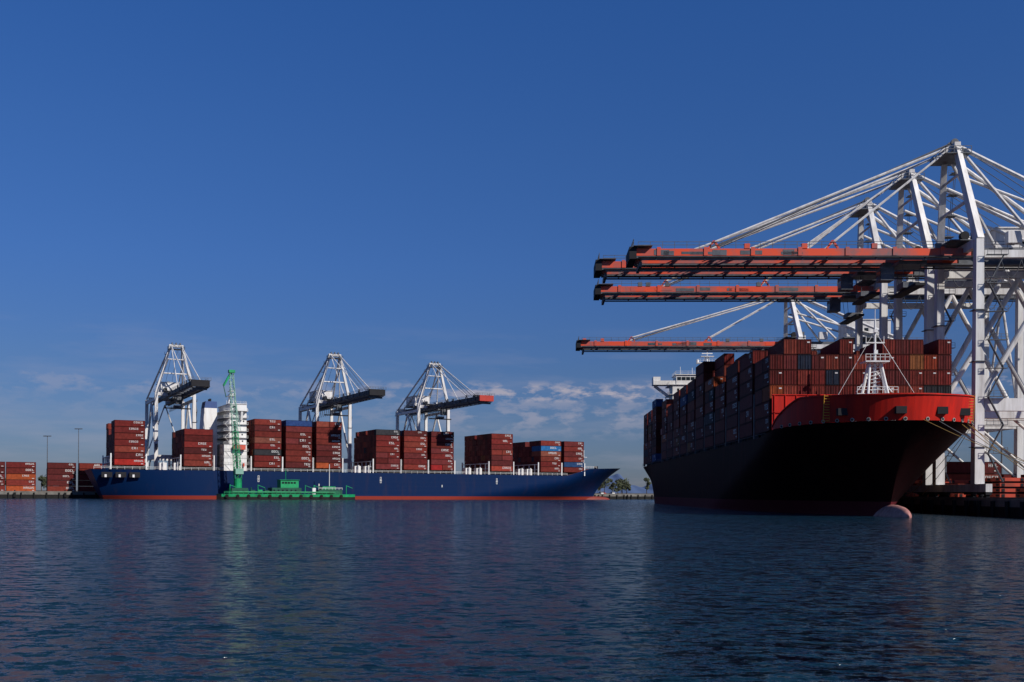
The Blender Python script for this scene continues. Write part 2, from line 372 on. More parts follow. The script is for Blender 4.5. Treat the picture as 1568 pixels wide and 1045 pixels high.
# ================================================================ right black/red ship
RB=R(-91.5)
shipB=empty('container_ship',(61.5,172.3,0),RB)
def deckB(x): return 14.0+0.9*clamp((x+12)/10)
BX=-2.6
rowsB=build_hull('hull',shipB,[M_hullB,M_deck],-226,21,11,31.8,deckB,14.9,27,80,nx=130,nz=18,pd=2.5,qd=.5)
M_bulb=mat('bulb_faded_antifouling',(0.50,0.25,0.22),0.6,var=0.8,scale=0.9,dirt=(0.22,0.07,0.07))
bulb(shipB,[M_bulb],10.2,-0.35,9.4,1.45,1.95,.6)
mb=MB()
top=rowsB[-1]; pts=[(x,hb) for (x,hb,z) in top if x>BX]
pts=[(BX,15.85)]+pts
path=[(x,-hb) for x,hb in pts]+[(x,hb) for x,hb in reversed(pts[:-1])]
zb0,zt=14.93,19.7
def outp(x,y,z):
    k=(z-zb0)/5.3; f=.08+.92*clamp((x+2.6)/11)**.8
    return (x+0.9*k*clamp(x/12),y*(1-0.005*k),zb0+(z-zb0)*f-(1.0*clamp(x/20)*k))
ins=0.985
for a,b in zip(path[:-1],path[1:]):
    nz=3
    for j in range(nz):
        z0=zb0+(zt-zb0)*j/nz; z1=zb0+(zt-zb0)*(j+1)/nz
        mb.quad([outp(a[0],a[1],z0),outp(b[0],b[1],z0),outp(b[0],b[1],z1),outp(a[0],a[1],z1)],0)
    ia=(a[0]*ins,a[1]*ins); ib=(b[0]*ins,b[1]*ins)
    mb.quad([outp(*ia,zb0),outp(*ib,zb0),outp(*ib,zt),outp(*ia,zt)],0)
    mb.quad([outp(*a,zt),outp(*b,zt),outp(*ib,zt),outp(*ia,zt)],0)
    if abs(a[1]-b[1])<4:
        mb.beam(outp(a[0],a[1],zt+.1),outp(b[0],b[1],zt+.1),.35,.2,0)
mb.box(-3.1,-2.8,-15.8,15.8,14.92,21.0,0); mb.box(-3.25,-2.65,-15.85,15.85,21.0,21.15,0)
for k in range(17):
    y=-15.4+k*30.8/16; mb.box(-2.798,-2.62,y-.06,y+.06,15.0,20.95,0)
mb.box(-2.61,-2.5,-15.6,15.6,18.0,18.12,0)
for y in range(-14,15,4): mb.beam((-3.4,y,20),(-6,y,15),.2,.4,0)
mb.build('bow_bulwark',[M_redbulwark],shipB,recalc=False)
mb=MB(); acc=0
for a,b in zip(path[:-1],path[1:]):
    seg=math.hypot(a[0]-b[0],a[1]-b[1]); acc+=seg
    if acc>2.4 and a[0]>2:
        acc=0; p=outp(a[0],a[1],15.2)
        q=(p[0]+0.14,p[1]*1.010,p[2]); mb.tube((p[0]-.1,p[1]*.99,p[2]),q,.30,10,0); mb.tube(q,(q[0]+.03,q[1]*1.002,q[2]),.19,8,1)
for y in (-9.5,-2,4.5,9):
    xx=[x for x,hb in pts if hb<=abs(y)+.3]; x0=min(xx) if xx else 20
    mb.box(x0-.2,x0+.85,y-.8,y+.8,15.9,17.0,1)
mb.build('mooring_chocks',[M_ropegrey,M_dark],shipB)
mb=MB()
for y in (-11.4,10.8):
    xx=max(x for x,hb in pts if hb>=abs(y)); 
    for s in (-.5,.5): mb.tube((xx+.9,y+s,15.0),(xx+1.6,y+s,19.3),.06,5,0)
    for k in range(10): mb.tube((xx+.9+.07*k,y-.5,15.2+.43*k),(xx+.9+.07*k,y+.5,15.2+.43*k),.05,5,0)
mb.build('pilot_ladders',[M_yellow],shipB)
baysB=[-16.0-14.2*k for k in range(11)]+[-186.0,-200.2,-214.4]
tiersB=[5,6,6,6,8,8,7,8,7,7,7,8,7,7]
def hB(bi):
    h=[tiersB[bi]]*13
    if bi==0: return [5,6,6,5,5,6,5,5,6,6,6,5,6]
    if bi==1: return [6,6,6,6,6,5,6,5,6,5,6,5,6]
    for r in range(13):
        if random.random()<0.35: h[r]-=random.choice((1,1,2))
    return h
container_field(shipB,baysB,14.8,hB,0.13,faces_front=(0,1,2,3,4,5),textp=0.55)
superstructure(shipB,-171.5,-160,13.0,14,44.0,18.6)
mb=MB()
for x in baysB:
    mb.box(x-.4,x+12.6,-14.8,14.8,14.0,14.75,1)
    for xx in (x-1.0,):
        for y in (-15.6,15.6): mb.box(xx-.3,xx+.3,y-.35,y+.35,14.0,22.5,0)
        mb.box(xx-.4,xx+.4,-15.2,15.2,22.1,22.4,0); mb.rail((xx,-15.2,22.4),(xx,15.2,22.4),1.1,3,.07,0)
        for y in range(-12,13,6): mb.box(xx-.2,xx+.2,y-.2,y+.2,14.0,22.09,0)
mb.rail((-220,-15.8,14.02),(-8,-15.8,14.02),1.1,3,.07,0)
for y in (-3,3): mb.tube((5,y,14.9),(5,y,16.3),.5,8,0); mb.box(8,11,y-1,y+1,14.9,16.6,0)
mb.build('deck_fittings',[M_grey,M_dark],shipB)
mb=MB()
for s in (-1,1):
    mb.tube((3.2,s*3.2,15.1),(3.2,s*.9,26),.28,8,0); mb.tube((6.6,s*2.4,15.1),(3.8,s*.9,26),.22,8,0)
    mb.tube((3.2,s*3.0,21),(3.2,-s*.9,26),.1,6,0)
mb.box(1.8,5,-2.0,2.0,25.9,26.1,0); mb.rail((5,-2.0,26.1),(5,2.0,26.1),1.1,.8,.07,0)
mb.box(1.8,5,-3.4,3.4,20.4,20.6,0); mb.rail((5,-3.4,20.6),(5,3.4,20.6),1.1,.8,.07,0)
mb.tube((3.5,0,20.6),(3.5,0,33.2),.3,8,0,.16); mb.box(3.3,3.7,-1.6,1.6,29.2,29.4,0); mb.tube((3.5,0,33.2),(3.5,0,35),.06,5,0)
mb.box(3.7,4.1,-.3,.3,27.4,28,0); mb.box(3.7,4.1,-.3,.3,31,31.5,0)
for s in (-1,1): mb.tube((3.5,s*1.5,29.4),(3.5,s*1.5,30.4),.08,5,0)
for s in (-1,1): mb.tube((3.5,s*.2,31),(5,s*9,16),.04,4,0)
for k in range(8): mb.tube((3.9,-.8,21.2+k*.6),(3.9,.8,21.5+k*.6),.06,5,0)
mb.build('foremast',[M_shipwhite],shipB)

# ================================================================ ship-to-shore cranes
def sts_crane(loc,rotz,zb,out,apexz,boomM,seed=0,W=8.5,back=30,tipM=None,bh=1.7):
    rnd=random.Random(seed)
    root=empty('ship_to_shore_crane',loc,rotz)
    mb=MB(); wt=1.75
    zt=zb+2.0
    for s in (-1,1):
        y=s*W
        mb.beam((0,y,2.6),(0,y,zt),wt,1.7,0,wt*.8,1.3)
        mb.beam((-back,y,2.6),(-back,y,zt-1),wt,1.5,0,wt*.8,1.2)
        mb.beam((-.9,y,16.5),(-back+.9,y,16.5),1.4,2.2,0)
        mb.beam((-.9,y,zt-2.6),(-back+.9,y,zt-2.6),.9,1.3,0)
        mb.tube((-.5,y,18),(-back*.5,y,zt-3.4),.5,10,0); mb.tube((-back+.5,y,18),(-back*.5,y,zt-3.4),.5,10,0)
        mb.tube((-back*.5,y,17.0),(-back+.4,y,4.4),.3,8,0)
        ax=1.5
        mb.beam((0,y,zt),(ax,s*2.6,apexz),1.35,1.4,0,.95,1.0)
        mb.tube((-11,s*W*.8,zt),(ax-.8,s*2.4,apexz-.6),.3,8,0)
        mb.tube((ax-.6,s*2.6,apexz-.2),(-back,y,zt-.6),.42,8,0)
        mb.tube((ax-.9,s*3.4,apexz-6),(-back-.5,y*.6,zt-.4),.3,8,0)
        for zz in (9,24,33): mb.box(-1.1,1.1,y-1.1,y+1.1,zz,zz+.12,1)
    for x in (0,-back):
        mb.beam((x,-W-4.5,1.9),(x,W+4.5,1.9),1.1,1.4,0)
        mb.beam((x,-W+.9,16.5),(x,W-.9,16.5),1.1,1.8,0)
        mb.beam((x,-W+.8,zt-.4),(x,W-.8,zt-.4),.95,1.5,0)
        for s in (-1,1):
            for k in (-1,1):
                yc=s*W+k*2.6
                mb.box(x-.5,x+.5,yc-1.8,yc+1.8,.7,1.15,3)
                for j in (-1.2,-.4,.4,1.2): mb.tube((x-.3,yc+j,.36),(x+.3,yc+j,.36),.35,10,3)
    mb.tube((-back,-W,18),(-back,0,zt-3),.3,8,0); mb.tube((-back,W,18),(-back,0,zt-3),.3,8,0)
    for f,r in ((.42,.32),(.72,.25)):
        z=zt+(apexz-zt)*f; y=W+(2.6-W)*f; x=1.5*f
        mb.tube((x,-y,z),(x,y,z),r,8,0)
    mb.beam((1.5,-3.2,apexz),(1.5,3.2,apexz),1.1,1.2,0)
    mb.box(-.8,3.8,-3.6,3.6,apexz-1.6,apexz-1.45,1)
    mb.rail((-.8,-3.6,apexz-1.4),(3.8,-3.6,apexz-1.4),1.1,1.2,.09,1); mb.rail((3.8,-3.6,apexz-1.4),(3.8,3.6,apexz-1.4),1.1,1.2,.09,1)
    mb.rail((-.8,3.6,apexz-1.4),(3.8,3.6,apexz-1.4),1.1,1.2,.09,1)
    for y in (-1.8,0,1.8): mb.tube((1.5,y-.25,apexz+.9),(1.5,y+.25,apexz+.9),.7,12,1)
    for k in range(5):
        f0=k/5; z=zt+(apexz-zt)*f0; y=-(W+(2.6-W)*f0)
        mb.box(-2.0,-.1,y-.9,y+.9,z+.6,z+.68,1); mb.rail((-2.0,y-.9,z+.68),(-.1,y-.9,z+.68),1,1,.06,1)
        z2=zt+(apexz-zt)*(k+1)/5; y2=-(W+(2.6-W)*(k+1)/5)
        for q in (-1.25,-.95): mb.beam((q,y,z+.7),(q+.2,y2,z2+.7),.08,.08,1)
    for k in range(8):
        z=3+k*(zt-6)/8; z2=z+(zt-6)/8; x0,x1=(-1.2,-3.8) if k%2 else (-3.8,-1.2)
        mb.beam((x0,W+1.3,z),(x1,W+1.3,z2),.6,.12,1); mb.box(-4.4,-.8,W+.9,W+1.7,z2-.05,z2+.05,1); mb.rail((-4.4,W+1.7,z2),(-.8,W+1.7,z2),1,1.2,.06,1)
    mb.box(.9,1.4,-W-.6,-W+.6,20,22.5,1); mb.box(-1.3,-.95,-W-.6,-W+.6,5,8,1)
    mb.box(-2.5,3.5,-5.2,5.2,zt-.9+1.6,zt-.75+1.6,1); mb.rail((-2.5,-5.2,zt+.86),(3.5,-5.2,zt+.86),1.1,1.2,.08,1)
    for y in (-4.4,4.4): mb.tube((.8,y-.5,zt+1.6),(.8,y+.5,zt+1.6),.8,12,3); mb.box(-2.2,-.6,y-.7,y+.7,zt+.86,zt+2.4,1)
    mb.build('gantry_frame',[M_white,M_grey,M_white,M_dark],root)
    gb=MB()
    for s in (-1,1):
        y=s*3.0
        gb.beam((-back-16,y,zb+bh/2),(-1.2,y,zb+bh/2),.8,bh,1)
        gb.beam((-0.9,y,zb+bh*.62),(out,y,zb+bh*.62),.8,bh*.76,0)
        gb.beam((-0.9,y,zb+bh*.115),(out,y,zb+bh*.115),.7,bh*.22,1)
        gb.beam((-back-16,y-s*.55,zb+.15),(out,y-s*.55,zb+.15),.28,.25,1)
        gb.beam((-back-16,y+s*.75,zb-.35),(out-1,y+s*.75,zb-.35),.22,.3,1)
        gb.box(-back-15,out-.5,min(y+s*.42,y+s*1.3),max(y+s*.42,y+s*1.3),zb+.02,zb+.08,1)
        gb.rail((-back-15,y+s*.3,zb+bh),(out-.5,y+s*.3,zb+bh),1.25,2.2,.08,1)
        x=3
        while x<out-3:
            gb.beam((x,y+s*.42,zb-.2),(x,y+s*.95,zb-.2),.2,.5,1); x+=4.4
        for k in range(9):
            x=rnd.uniform(0,out-6); l=rnd.uniform(1,4.5); yy=y+s*.41
            gb.box(x,x+l,min(yy,yy+s*.03),max(yy,yy+s*.03),zb+.45+rnd.random()*.3,zb+bh-.1-rnd.random()*.5,rnd.choice((1,0,1)))
        for k in range(7):
            x=out*(k+.5)/7; gb.box(x-.35,x+.35,min(y+s*.41,y+s*.55),max(y+s*.41,y+s*.55),zb+.4,zb+bh+.25,0)
        for k in range(4):
            x=out*rnd.random(); gb.box(x-.5,x+.5,min(y,y+s*.5),max(y,y+s*.5),zb+bh+.002,zb+bh+.9,rnd.choice((1,0)))
    x=2
    while x<out:
        gb.beam((x,-2.6,zb+bh*.75),(x,2.6,zb+bh*.75),.35,.45,1); gb.beam((x,-2.6,zb+bh*.75),(min(x+7,out),2.6,zb+bh*.75),.16,.16,1); x+=7
    gb.box(out-.2,out+1.1,-3.7,3.7,zb-.2,zb+bh+.3,2); gb.box(out-3,out+.4,-4.4,4.4,zb+bh+.3,zb+bh+.38,1)
    gb.rail((out+.4,-4.4,zb+bh+.38),(out+.4,4.4,zb+bh+.38),1.1,1.2,.08,1); gb.rail((out-3,-4.4,zb+bh+.38),(out+.4,-4.4,zb+bh+.38),1.1,1.2,.08,1)
    gb.beam((out-1,-3,zb-1.0),(out-1,3,zb-1.0),.5,.9,1)
    gb.build('boom_and_girder',[boomM,M_grey,tipM or M_dark,M_white],root)
    sb=MB()
    zt2=zb+bh
    for s in (-1,1):
        for xo,r in ((out*.40,.2),(out*.76,.24)):
            sb.tube((2.0,s*2.3,apexz+.1),(xo,s*3.0,zt2+1.2),r,6,0)
            sb.beam((xo-1,s*3,zt2+.1),(xo,s*3,zt2+1.5),.35,.35,2); sb.beam((xo+1,s*3,zt2+.1),(xo,s*3,zt2+1.5),.35,.35,2)
        sb.tube((2.0,s*1.2,apexz+.9),(out*.74,s*1.2,zt2+1),.07,5,1); sb.tube((2.0,s*.7,apexz+1.1),(out*.74,s*.7,zt2+1.2),.07,5,1)
        sb.tube((1,s*1.0,apexz+.9),(-back*.75,s*1.5,zt2+4),.07,5,1)
    sb.build('forestays',[M_white,M_grey,boomM],root)
    hb=MB()
    hb.box(-back+2,-back+15,-4.2,4.2,zt2+1.2,zt2+6.4,0); hb.box(-back+1.7,-back+15.3,-4.5,4.5,zt2+6.4,zt2+6.6,0)
    hb.box(-back+1,-back+16,-5,5,zt2+.9,zt2+1.18,1)
    side_windows(hb,-4.2,-back+3,-back+14,zt2+3,1.2,1.0,1.6,2,-1); side_windows(hb,4.2,-back+3,-back+14,zt2+3,1.2,1.0,1.6,2,1)
    hb.rail((-back+1,-5,zt2+1.2),(-back+16,-5,zt2+1.2),1.1,2,.08,1); hb.rail((-back+1,5,zt2+1.2),(-back+16,5,zt2+1.2),1.1,2,.08,1)
    for x in (-back+4,-back+10): hb.tube((x,0,zt2+6.6),(x,0,zt2+7.4),.6,10,1)
    hb.box(-5,-1.8,-5.4,-3.9,zt2+.5,zt2+3,0); hb.box(-9,-6.6,3.9,5.4,zt2+.5,zt2+2.6,0)
    xt=4+rnd.random()*6
    hb.box(xt-2.5,xt+2.5,-2.4,2.4,zb-.9,zb-.25,1); hb.box(xt+3,xt+5.4,-1.3,1.3,zb-3.6,zb-1.1,1); hb.box(xt+5.4,xt+5.45,-1.1,1.1,zb-3.2,zb-1.8,2)
    hb.box(xt+3.5,xt+4.9,-1,1,zb-1.1,zb-.3,1)
    for s in (-1,1):
        for q in (-1.6,1.6): hb.tube((xt+q,s*1.6,zb-.9),(xt+q*.8,s*1.4,zb-4),.05,5,1)
    hb.box(xt-1.5,xt+1.5,-1.6,1.6,zb-5,zb-4,1); hb.box(xt-.9,xt+.9,-6,6,zb-5.5,zb-5.05,4)
    x=-back-12
    while x<-3:
        pts=[(x+3.6*k/8,3.9,zb-.5-3.2*(1-((k-4)/4)**2)) for k in range(9)]; hb.path(pts,.08,4,1); x+=3.6
    hb.build('machinery_house_and_trolley',[M_white,M_grey,M_glass,M_redtip,M_dark],root)
    return root
def lineB(Y): return 81.8+.026*(Y-183)
ZQ=2.9
for i,(Y,zbw,tipx,az) in enumerate(((183,46.4,21.5,66.8),(205,49.2,17.2,69.0),(231,49.5,19.3,70.4),(302,47.6,19.6,64.0))):
    x=lineB(Y); sts_crane((x,Y,ZQ),R(178.5),zbw-ZQ,x-tipx-.8,az-ZQ,M_orange,seed=i)
for i,(s,o,az) in enumerate(((30.5,60,71.0),(106.9,62,72.0),(161.5,62,71.0))):
    p=P0+nrm*37+d*s
    sts_crane((p.x,p.y,ZQ),R(-62),46.0-ZQ+1,o,az-ZQ,M_boomshade,seed=20+i,tipM=M_redtip if i==2 else None,bh=2.2)

# ================================================================ quay, land, water
QA0=P0+nrm*34.0
def quayB(Y): return 78.9+.026*(Y-172)
best=None
for k in range(0,6000):
    s=k*.1; p=QA0+d*s
    if p.x>=quayB(p.y): best=p; break
C=best
A=QA0-d*700
Bn=Vector((quayB(-300),-300,0))
mb=MB(); far=20000
def land_quad(pts): mb.quad([(p[0],p[1],ZQ) for p in pts],0)
land_quad([A,C,(C.x,far,0),(-far,far,0),(-far,A.y,0)])
land_quad([C,Bn,(far,Bn.y,0),(far,far,0),(C.x,far,0)])
mb.build('ground',[mat('yard_asphalt',(0.09,0.09,0.085),0.9,var=0.5,scale=0.05)],recalc=False)
def quay_wall(name,a,b,inward):
    mb=MB(); a=Vector(a);b=Vector(b); L=(b-a).length; dd=(b-a).normalized(); w=Vector(inward)
    mb.hexa([(a.x,a.y,-2),(b.x,b.y,-2),(b.x+w.x*3,b.y+w.y*3,-2),(a.x+w.x*3,a.y+w.y*3,-2),(a.x,a.y,ZQ+.02),(b.x,b.y,ZQ+.02),(b.x+w.x*3,b.y+w.y*3,ZQ+.02),(a.x+w.x*3,a.y+w.y*3,ZQ+.02)],0)
    c0=a+w*.4;c1=b+w*.4; mb.beam((c0.x,c0.y,ZQ+.16),(c1.x,c1.y,ZQ+.16),.5,.26,0)
    g0=a-w*.03;g1=b-w*.03; mb.quad([(g0.x,g0.y,-1),(g1.x,g1.y,-1),(g1.x,g1.y,1.7),(g0.x,g0.y,1.7)],1)
    n=int(L/5)
    for k in range(n):
        p=a+dd*(k*5+1)-w*.35
        mb.tube((p.x,p.y,-2),(p.x,p.y,ZQ-.3),.34,8,1)
        if k%4==0:
            q=a+dd*(k*5+3.5)-w*.3; mb.beam((q.x,q.y,.5),(q.x,q.y,2.6),1.6,.5,1)
            q=a+dd*(k*5+3.5)+w*1.2; mb.tube((q.x,q.y,ZQ+.02),(q.x,q.y,ZQ+.55),.25,8,2,.2); mb.tube((q.x,q.y,ZQ+.55),(q.x,q.y,ZQ+.75),.38,8,2)
    r0=a+w*3.6;r1=b+w*3.6; mb.beam((r0.x,r0.y,ZQ+.07),(r1.x,r1.y,ZQ+.07),.12,.12,1)
    mb.build(name,[M_concrete,M_rubber,M_dark])
quay_wall('quay_wall',QA0-d*300,C,nrm)
quay_wall('quay_wall',(C.x,C.y,0),(quayB(-100),-100,0),(1,-.026,0))

def water():
    m,nt,b=new_mat('harbour_water'); N=nt.nodes; L=nt.links
    tc=N.new('ShaderNodeTexCoord')
    def slope(sx,sy,amp,rot,det=1.0,xr=.7,rough=.55):
        mp=N.new('ShaderNodeMapping'); mp.inputs['Scale'].default_value=(sx,sy,1); mp.inputs['Rotation'].default_value=(0,0,rot)
        L.new(tc.outputs['Object'],mp.inputs[0])
        no=N.new('ShaderNodeTexNoise'); no.inputs['Scale'].default_value=1; no.inputs['Detail'].default_value=det; no.inputs['Roughness'].default_value=rough
        no.inputs['Distortion'].default_value=0.35
        L.new(mp.outputs[0],no.inputs['Vector'])
        sb=N.new('ShaderNodeVectorMath'); sb.operation='SUBTRACT'; sb.inputs[1].default_value=(.5,.5,.5); L.new(no.outputs['Color'],sb.inputs[0])
        sc=N.new('ShaderNodeVectorMath'); sc.operation='MULTIPLY'; sc.inputs[1].default_value=(amp*xr,amp,0); L.new(sb.outputs[0],sc.inputs[0])
        return sc
    def add(a,c):
        v=N.new('ShaderNodeVectorMath'); v.operation='ADD'; L.new(a.outputs[0],v.inputs[0]); L.new(c.outputs[0],v.inputs[1]); return v
    s=add(slope(.25,.5,.4,.25,0.0),slope(1.1,2.3,2.2,-.18,0.0,1.1)); s=add(s,slope(2.9,4.8,2.2,.15,0.0,1.2)); s=add(s,slope(8,12,1.7,0,0.0,1.2)); s=add(s,slope(27,34,1.3,.5,0.0,1.1))
    g=N.new('ShaderNodeTexNoise'); g.inputs['Scale'].default_value=1; g.inputs['Detail'].default_value=3
    gm=N.new('ShaderNodeMapping'); gm.inputs['Scale'].default_value=(.012,.03,1); L.new(tc.outputs['Object'],gm.inputs[0]); L.new(gm.outputs[0],g.inputs['Vector'])
    gr=N.new('ShaderNodeMapRange'); gr.inputs[1].default_value=.35; gr.inputs[2].default_value=.65; gr.inputs[3].default_value=.85; gr.inputs[4].default_value=1.2; L.new(g.outputs['Fac'],gr.inputs[0])
    gs=N.new('ShaderNodeVectorMath'); gs.operation='SCALE'; L.new(s.outputs[0],gs.inputs[0]); L.new(gr.outputs[0],gs.inputs['Scale'])
    up=N.new('ShaderNodeVectorMath'); up.operation='ADD'; up.inputs[1].default_value=(0,0,1); L.new(gs.outputs[0],up.inputs[0])
    nn=N.new('ShaderNodeVectorMath'); nn.operation='NORMALIZE'; L.new(up.outputs[0],nn.inputs[0])
    L.new(nn.outputs[0],b.inputs['Normal'])
    b.inputs['Base Color'].default_value=(0.005,0.022,0.040,1)
    b.inputs['Roughness'].default_value=0.14; b.inputs['IOR'].default_value=1.33
    return m
mb=MB(); mb.quad([(-far,-3000,0),(far,-3000,0),(far,far,0),(-far,far,0)],0)
mb.build('water',[water()],recalc=False)

# ================================================================ green bunker barge
ob_=P0+d*41-nrm*10
barge=empty('bunker_barge',(ob_.x,ob_.y,0),TH)
mb=MB(); n=20; Lb=61
def bhb(x): 
    r=clamp((x-(Lb-9))/9); rs=clamp((4-x)/4); return 6*(1-r**2)**.5*(1-.15*rs**2)+.02
xs_=[Lb*k/n for k in range(n+1)]+[Lb-4,Lb-2,Lb-1,Lb-.3]; xs_=sorted(set(xs_))
for a,b in zip(xs_[:-1],xs_[1:]):
    for s in (-1,1):
        mb.quad([(a,s*bhb(a),-1),(b,s*bhb(b),-1),(b,s*bhb(b),1.2),(a,s*bhb(a),1.2)],3)
        mb.quad([(a,s*bhb(a),1.2),(b,s*bhb(b),1.2),(b,s*bhb(b)*1.02,2.4),(a,s*bhb(a)*1.02,2.4)],0)
    mb.quad([(a,-bhb(a)*1.02,2.4),(b,-bhb(b)*1.02,2.4),(b,bhb(b)*1.02,2.4),(a,bhb(a)*1.02,2.4)],1)
mb.quad([(0,-bhb(0),-1),(0,bhb(0),-1),(0,bhb(0)*1.02,2.4),(0,-bhb(0)*1.02,2.4)],0)
mb.rail((1,-5.9,2.4),(Lb-9,-5.9,2.4),1.1,2,.12,0)
for k in range(12):
    x=2+k*4.6; mb.tube((x,-6.45,1.5),(x,-6.15,1.5),.75,10,3)
for k in range(9):
    x=7+k*3; mb.box(x,x+2.0,-3.5+random.random(),-1.5,2.4,3.4+random.random()*1.4,random.choice((0,1,1,2))); mb.tube((x+1,1,2.4),(x+1,1,4+random.random()*1.5),.3,8,1)
for y in (-3.8,-4.5,2): mb.tube((5,y,3.3),(50,y,3.3),.18,8,0)
mb.build('barge_hull',[M_green,M_dgreen,M_shipwhite,M_rubber],barge)
mb=MB()
mb.box(22,35,-4,4,2.4,5.2,3); mb.box(26,34,-3,3,5.2,8.6,0); mb.box(25.6,34.4,-3.4,3.4,8.6,8.8,0); side_windows(mb,-3,26.5,33.5,7.0,1,.8,.3,1,-1); side_windows(mb,-4,22.5,34.5,3.7,.7,.7,1.2,1,-1)
mb.box(43,54,-3.5,3.5,2.4,4.4,3); mb.box(45,51,-3,3,4.4,6.0,0); mb.box(40,41.5,-4,-2,2.4,5.2,2); mb.tube((49,0,6.0),(49,0,16),.15,6,2)
mb.rail((43,-3.5,4.4),(54,-3.5,4.4),1,1.5,.1,2); mb.tube((29,0,8.8),(29,0,13.5),.12,6,0)
for x in (4,16,37,41,56): mb.tube((x,-3,2.4),(x,-3,6.5),.18,6,0); mb.beam((x,-3,6.3),(x+3,-3,5.2),.2,.2,0)
mb.build('wheelhouse',[M_green,M_glass,M_shipwhite,M_dgreen],barge)
mb=MB()
def lattice(p,q,w0,w1,n,mi,r=.13):
    p=Vector(p);q=Vector(q); prev=None
    for k in range(n+1):
        f=k/n; c=p.lerp(q,f); w=w0+(w1-w0)*f
        cs=[c+Vector((sx*w/2,sy*w/2,0)) for sx,sy in((-1,-1),(1,-1),(1,1),(-1,1))]
        m_=mi if k<n*.45 else 2
        for i in range(4): mb.beam(cs[i],cs[(i+1)%4],r,r,m_)
        if prev:
            for i in range(4):
                mb.beam(prev[i],cs[i],r*1.6,r*1.6,m_); mb.beam(prev[i],cs[(i+1)%4],r,r,m_)
        prev=cs
mb.box(4.5,11.5,-4,4,2.4,5,1); mb.tube((8,0,5),(8,0,9),1.7,14,0)
lattice((8,0,9),(5.0,0,55),2.8,1.6,18,0)
mb.beam((8,0,9),(6.4,0,34),.9,.9,1)
mb.beam((5,0,55.2),(1.5,-1,49),.7,.7,0); mb.beam((1.5,-1,49),(2.6,-1,44),.3,.3,1)
mb.beam((5,0,55),(9,0,30),.2,.2,2); mb.box(3.8,6.4,-1.2,1.2,54.8,56,0)
mb.box(6.6,10,-2,2,11,13.4,2)
mb.build('loading_arm_mast',[M_green,M_dgreen,mat('pale_green_paint',(0.20,0.38,0.31),0.5)],barge)

# ================================================================ yard
def yard_stack(px,py,rotz,nx,tiers,rows=3,other=.1):
    mb=MB(); tb=MB()
    for i in range(nx):
        for r in range(rows):
            for t in range(tiers[i%len(tiers)]-(1 if (r+i)%3==2 else 0)):
                container(mb,i*12.6,r*2.7,t*CH,12.15,ccol(other),random.choice(WORDS) if r==0 else None,False,tb)
    root=empty('container_stack',(px,py,ZQ+.01),rotz)
    mb.build('containers',[M_cont],root,recalc=False); tb.build('lettering',[M_logo],root,recalc=False)
def onA(s,o): v=P0+d*s+nrm*o; return v.x,v.y
for s,t in ((-52,(5,5)),(-22.5,(5,)),(-9,(5,))):
    x,y=onA(s,58); yard_stack(x,y,TH,len(t),t)
x,y=onA(-90,66); yard_stack(x,y,TH,2,(4,5))
for s,t in ((58,(4,4,5)),(110,(4,4))):
    x,y=onA(s,90); yard_stack(x,y,TH,len(t),t)
yard_stack(lineB(236)+15,236,R(88.5),2,(3,4),3,.3)
yard_stack(lineB(262)+16,262,R(-1.5),2,(4,3),3,.3)
yard_stack(lineB(222)+14,222,R(-1.5),3,(3,2,3),2,.15)
for k,(Y,dx,nl) in enumerate(((164,4.5,2),(181,4.2,4),(197,3.6,3),(212,5,4),(189,17.5,5))):
    mb=MB(); x0=lineB(Y)+dx
    for j in range(nl):
        z=ZQ+.3+j*.95; mb.box(0,11,-6,6,z,z+.6,0)
        for y in (-5.6,-2.8,0,2.8,5.6): mb.box(.1,10.9,y-.15,y+.15,z-.28,z-.002,1)
        for x in (.3,3.6,7,10.2): mb.box(x,x+.5,-6.08,-6.002,z+.05,z+.55,1)
        for y in (-5,-1.6,1.6,5): mb.box(-.06,-.002,y-.5,y+.5,z+.1,z+.5,1)
    mb.build('hatch_cover_stack',[M_hatch,M_dark],None,(x0,Y,0),R(-1.5))
def truck(x,y,rz,cab,load):
    root=empty('terminal_truck',(x,y,ZQ+.01),rz); mb=MB()
    mb.hexa([(0,-1.2,.9),(2.2,-1.2,.9),(2.2,1.2,.9),(0,1.2,.9),(0,-1.15,3.0),(1.7,-1.15,3.0),(1.7,1.15,3.0),(0,1.15,3.0)],0)
    mb.box(2.2,2.5,-1.1,1.1,.6,1.5,2); mb.hexa([(2.21,-1,1.7),(2.25,-1,1.7),(2.25,1,1.7),(2.21,1,1.7),(1.78,-.95,2.8),(1.82,-.95,2.8),(1.82,.95,2.8),(1.78,.95,2.8)],1)
    mb.box(.4,1.6,-1.24,-1.205,1.8,2.7,1); mb.box(-13,0,-.5,.5,.85,1.2,2); mb.box(-13,-.8,-1.2,1.2,1.21,1.35,2)
    for xx in (1.5,-1,-2.2,-11,-12.2):
        for s in (-1,1): mb.tube((xx,s*.8,.5),(xx,s*1.2,.5),.5,12,2)
    mb.build('tractor_and_chassis',[cab,M_glass,M_dark],root)
    if load:
        mb=MB(); container(mb,-13,-1.19,1.36,12.1,ccol(.2),'',False,None); mb.build('container_load',[M_cont],root,recalc=False)
truck(lineB(240)+7,240,R(80),M_shipwhite,True); truck(lineB(262)+8,262,R(80),M_redtip,True); truck(lineB(160)+24,162,R(100),M_redtip,True)
x,y=onA(268,52); truck(x,y,TH,M_shipwhite,False)
